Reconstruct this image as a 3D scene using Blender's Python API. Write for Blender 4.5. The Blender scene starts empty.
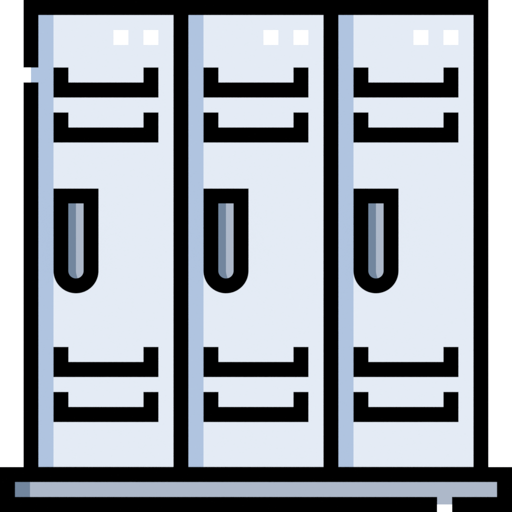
import bpy, bmesh, math

S = 2.0 / 512.0                      # metres per icon unit: the lockers stand about 1.8 m tall
C = bpy.context.scene.collection
scene = bpy.context.scene

def X(p): return (p - 256.0) * S
def Z(p): return (512.0 - p) * S

# ---------------------------------------------------------------- camera
cam_data = bpy.data.cameras.new('camera')
cam_data.type = 'ORTHO'
cam_data.ortho_scale = 2.0
cam_data.clip_start = 0.05
cam_data.clip_end = 100
cam = bpy.data.objects.new('camera', cam_data)
cam.location = (0, -5, 1.0)
cam.rotation_euler = (math.radians(90), 0, 0)
C.objects.link(cam)
scene.camera = cam

# ---------------------------------------------------------------- light: even, shadowless surround
LIGHT = 1.25
world = bpy.data.worlds.new('World')
scene.world = world
world.use_nodes = True
bg = world.node_tree.nodes['Background']
bg.inputs['Color'].default_value = (1, 1, 1, 1)
bg.inputs['Strength'].default_value = LIGHT
scene.view_settings.view_transform = 'Standard'
scene.view_settings.look = 'None'
scene.view_settings.exposure = 0
scene.view_settings.gamma = 1

# ---------------------------------------------------------------- materials
def lin(v):
    v /= 255.0
    return v / 12.92 if v <= 0.04045 else ((v + 0.055) / 1.055) ** 2.4

def mat(name, rgb):
    """matte enamel whose look under the even light is rgb (sRGB 0-255)"""
    m = bpy.data.materials.new(name)
    m.use_nodes = True
    nt = m.node_tree
    b = nt.nodes['Principled BSDF']
    col = nt.nodes.new('ShaderNodeRGB')
    col.outputs[0].default_value = tuple(lin(v) / LIGHT for v in rgb) + (1,)
    nt.links.new(col.outputs[0], b.inputs['Base Color'])
    b.inputs['Roughness'].default_value = 0.8
    b.inputs['Specular IOR Level'].default_value = 0.0
    return m

M_BLACK = mat('black_enamel', (0, 0, 0))
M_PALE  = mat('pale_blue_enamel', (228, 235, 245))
M_BLUE  = mat('blue_enamel_and_shade', (176, 196, 224))  # locker body, also the shade tone of the strips
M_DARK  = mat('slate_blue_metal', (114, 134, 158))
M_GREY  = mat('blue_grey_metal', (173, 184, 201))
M_WHITE = mat('gleam_white', (255, 255, 255))  # painted gleams on the doors
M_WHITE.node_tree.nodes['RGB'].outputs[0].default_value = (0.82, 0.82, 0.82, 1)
M_WALL  = mat('white_paint', (255, 255, 255))
M_WALL.node_tree.nodes['RGB'].outputs[0].default_value = (0.88, 0.88, 0.88, 1)

# ---------------------------------------------------------------- helpers
def box(bm, x0, x1, y0, y1, yf, yb):
    """box between icon columns x0..x1 and rows y0..y1, from depth yf (front) to yb (back), metres"""
    r = bmesh.ops.create_cube(bm, size=1.0)
    xa, xb, za, zb = X(x0), X(x1), Z(y1), Z(y0)
    for v in r['verts']:
        v.co = ((xa + xb) / 2 + v.co.x * (xb - xa),
                (yf + yb) / 2 + v.co.y * (yb - yf),
                (za + zb) / 2 + v.co.z * (zb - za))

def prism(bm, pts, yf, yb):
    """closed outline of icon points, extruded in depth"""
    front = [bm.verts.new((X(x), yf, Z(y))) for x, y in pts]
    back = [bm.verts.new((X(x), yb, Z(y))) for x, y in pts]
    bm.faces.new(front)
    bm.faces.new(back[::-1])
    n = len(pts)
    for i in range(n):
        j = (i + 1) % n
        bm.faces.new((front[j], front[i], back[i], back[j]))

def obj(name, bm, m, parent=None, origin=None):
    bmesh.ops.recalc_face_normals(bm, faces=bm.faces)
    if origin:
        bmesh.ops.translate(bm, verts=bm.verts, vec=(-origin[0], -origin[1], -origin[2]))
    me = bpy.data.meshes.new(name)
    bm.to_mesh(me)
    bm.free()
    me.materials.append(m)
    o = bpy.data.objects.new(name, me)
    C.objects.link(o)
    if parent is not None:
        o.parent = parent
    return o

def empty(name, loc, label, cat, group=None):
    o = bpy.data.objects.new(name, None)
    o.location = loc
    o.empty_display_size = 0.1
    o['label'] = label
    o['category'] = cat
    if group:
        o['group'] = group
    C.objects.link(o)
    return o

# ---------------------------------------------------------------- setting: plain white wall far behind
bm = bmesh.new()
r = bmesh.ops.create_cube(bm, size=1.0)
for v in r['verts']:
    v.co = (v.co.x * 30, 6.5 + v.co.y * 0.2, 1.0 + v.co.z * 16)
wall = obj('wall', bm, M_WALL)
wall['kind'] = 'structure'

# ---------------------------------------------------------------- the low base
DEPTH = 0.45
base_o = (0.0, 0.0, 0.0)
base = empty('base_plinth', base_o,
             'long low black-edged base with a blue-grey front, under all three lockers', 'base')
F = -0.0015
B = DEPTH + 0.03
bm = bmesh.new()
box(bm, -0.5, 512.5, 467, 482, F, B)                 # top board
box(bm, -0.5, 15, 482, 497, F, B)                    # left end
box(bm, 497, 512.5, 482, 497, F, B)                  # right end
box(bm, -0.5, 437.1, 497, 512.5, F, B)               # bottom board, left of the slot
box(bm, 452.1, 512.5, 497, 512.5, F, B)              # bottom board, right of the slot
obj('frame', bm, M_BLACK, base)
bm = bmesh.new()
prism(bm, [(30, 482), (497, 482), (497, 497), (452.1, 497), (452.1, 504.5),
           (437.1, 504.5), (437.1, 497), (30, 497)], F + 0.0008, B - 0.01)
obj('front_panel', bm, M_GREY, base)
bm = bmesh.new()
box(bm, 15, 30, 482, 497, F + 0.0008, B - 0.01)
ec = obj('end_panel', bm, M_DARK, base)
ec['label'] = 'darker slate blue square at the left end of the base'

# ---------------------------------------------------------------- lockers
GROUP = 'row of tall steel lockers on the base'
T = -0.0008                                            # front of the black frames
def arc_u(x0, x1, ytop, ycen, n=40):
    """upright U outline: flat top, half-round bottom"""
    cx, r = (x0 + x1) / 2, (x1 - x0) / 2
    pts = [(x0, ytop)]
    for i in range(n + 1):
        a = math.pi - math.pi * i / n
        pts.append((cx + r * math.cos(a), ycen + r * math.sin(a)))
    pts.append((x1, ytop))
    return pts

def O(k):                                             # foot of locker k
    return (X(106 + 150 * k), 0.0, Z(467))

def frame_mesh(k):
    """black front frame; neighbours share the width of a divider half and half"""
    d = 150 * k
    bm = bmesh.new()
    L, R = 38.4 + d, 173.5 + d                        # opening
    if k == 0:
        box(bm, 31, L, 15, 67.5, T, 0.0098)
        box(bm, 31, L, 82.4, 467, T, 0.0098)
        box(bm, 23.5, 31, 15, 67.5, T, 0.07)
        box(bm, 23.5, 31, 82.4, 467, T, 0.07)
        left = 23.5
    else:
        left = 31 + d
        box(bm, left, L, 15, 467, T, 0.0098)
    if k == 2:
        box(bm, R, 481, 15, 467, T, 0.0098)
        box(bm, 481, 488.4, 15, 467, T, 0.07)
        right = 488.4
    else:
        right = 181 + d
        box(bm, R, right, 15, 467, T, 0.0098)
    box(bm, left, right, 7.5, 15, T, 0.0098)
    box(bm, left, right, -0.5, 7.5, T, 0.07)
    return bm

def body_mesh(k):
    d = 150 * k
    bm = bmesh.new()
    box(bm, 31 + d, 181 + d, 7.5, 467, 0.010, DEPTH)
    return bm

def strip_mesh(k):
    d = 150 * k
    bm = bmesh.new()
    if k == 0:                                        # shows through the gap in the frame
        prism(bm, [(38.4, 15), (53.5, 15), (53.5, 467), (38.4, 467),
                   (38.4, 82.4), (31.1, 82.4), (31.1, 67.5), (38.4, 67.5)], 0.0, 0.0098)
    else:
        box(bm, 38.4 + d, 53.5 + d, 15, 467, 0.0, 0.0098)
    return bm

LABELS = ['leftmost tall pale blue locker, with a gap in its black outer edge near the top',
          'middle tall pale blue locker, with another locker on either side of it',
          'rightmost tall pale blue locker, above the small slot in the base']

def make_first():
    o = O(0)
    t = empty('locker', o, LABELS[0], 'locker', GROUP)
    obj('body', body_mesh(0), M_BLUE, t, o)
    obj('frame', frame_mesh(0), M_BLACK, t, o)
    obj('shade_strip', strip_mesh(0), M_BLUE, t, o)  # shade down the locker's left side, built as a darker blue strip

    bm = bmesh.new()
    box(bm, 53.5, 173.5, 15, 467, 0.0, 0.0098)
    door = obj('door', bm, M_PALE, t, o)
    for y in (67.5, 112.5, 347, 392):                 # vents with turned-up ends
        bm = bmesh.new()
        prism(bm, [(53.5, y), (68.4, y), (68.4, y + 15), (143.5, y + 15),
                   (143.5, y), (158.4, y), (158.4, y + 30), (53.5, y + 30)], -0.001, 0.006)
        obj('vent', bm, M_BLACK, door, o)
    for x in (113.4, 143.4):                          # gleams painted as small white squares
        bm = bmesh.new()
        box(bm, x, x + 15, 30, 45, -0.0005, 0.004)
        obj('gleam_square', bm, M_WHITE, door, o)

    bm = bmesh.new()
    prism(bm, arc_u(53.5, 98.5, 188.6, 270.8), -0.001, 0.008)
    h = obj('handle', bm, M_BLACK, t, o)
    # upright grip standing out of the black plate, in two tones
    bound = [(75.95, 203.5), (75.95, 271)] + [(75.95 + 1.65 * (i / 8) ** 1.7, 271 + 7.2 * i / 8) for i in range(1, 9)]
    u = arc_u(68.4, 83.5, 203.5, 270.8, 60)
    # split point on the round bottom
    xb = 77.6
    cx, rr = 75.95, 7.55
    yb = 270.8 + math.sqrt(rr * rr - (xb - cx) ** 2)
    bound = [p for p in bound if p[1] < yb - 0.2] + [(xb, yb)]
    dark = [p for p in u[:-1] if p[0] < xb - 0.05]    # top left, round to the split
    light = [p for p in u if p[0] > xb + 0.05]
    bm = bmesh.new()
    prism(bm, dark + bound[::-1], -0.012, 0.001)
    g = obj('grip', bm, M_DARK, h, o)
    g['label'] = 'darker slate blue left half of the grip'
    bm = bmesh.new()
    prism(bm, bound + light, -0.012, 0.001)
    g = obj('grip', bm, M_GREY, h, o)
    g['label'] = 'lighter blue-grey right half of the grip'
    return t

def copy_tree(o, parent=None):
    c = o.copy()
    C.objects.link(c)
    c.parent = parent
    for ch in [q for q in bpy.data.objects if q.parent == o]:
        copy_tree(ch, c)
    return c

def set_mesh(o, bm, origin):
    bmesh.ops.recalc_face_normals(bm, faces=bm.faces)
    bmesh.ops.translate(bm, verts=bm.verts, vec=(-origin[0], -origin[1], -origin[2]))
    me = bpy.data.meshes.new(o.data.name)
    bm.to_mesh(me)
    bm.free()
    me.materials.append(o.data.materials[0])
    o.data = me

first = make_first()
for k in (1, 2):
    c = copy_tree(first)
    c.location = O(k)
    c['label'] = LABELS[k]
    for ch in [q for q in bpy.data.objects if q.parent == c]:
        kind = ch.name.split('.')[0]
        if kind == 'frame':                           # only the frame and strip differ between lockers
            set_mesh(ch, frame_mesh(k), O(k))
        elif kind == 'shade_strip':
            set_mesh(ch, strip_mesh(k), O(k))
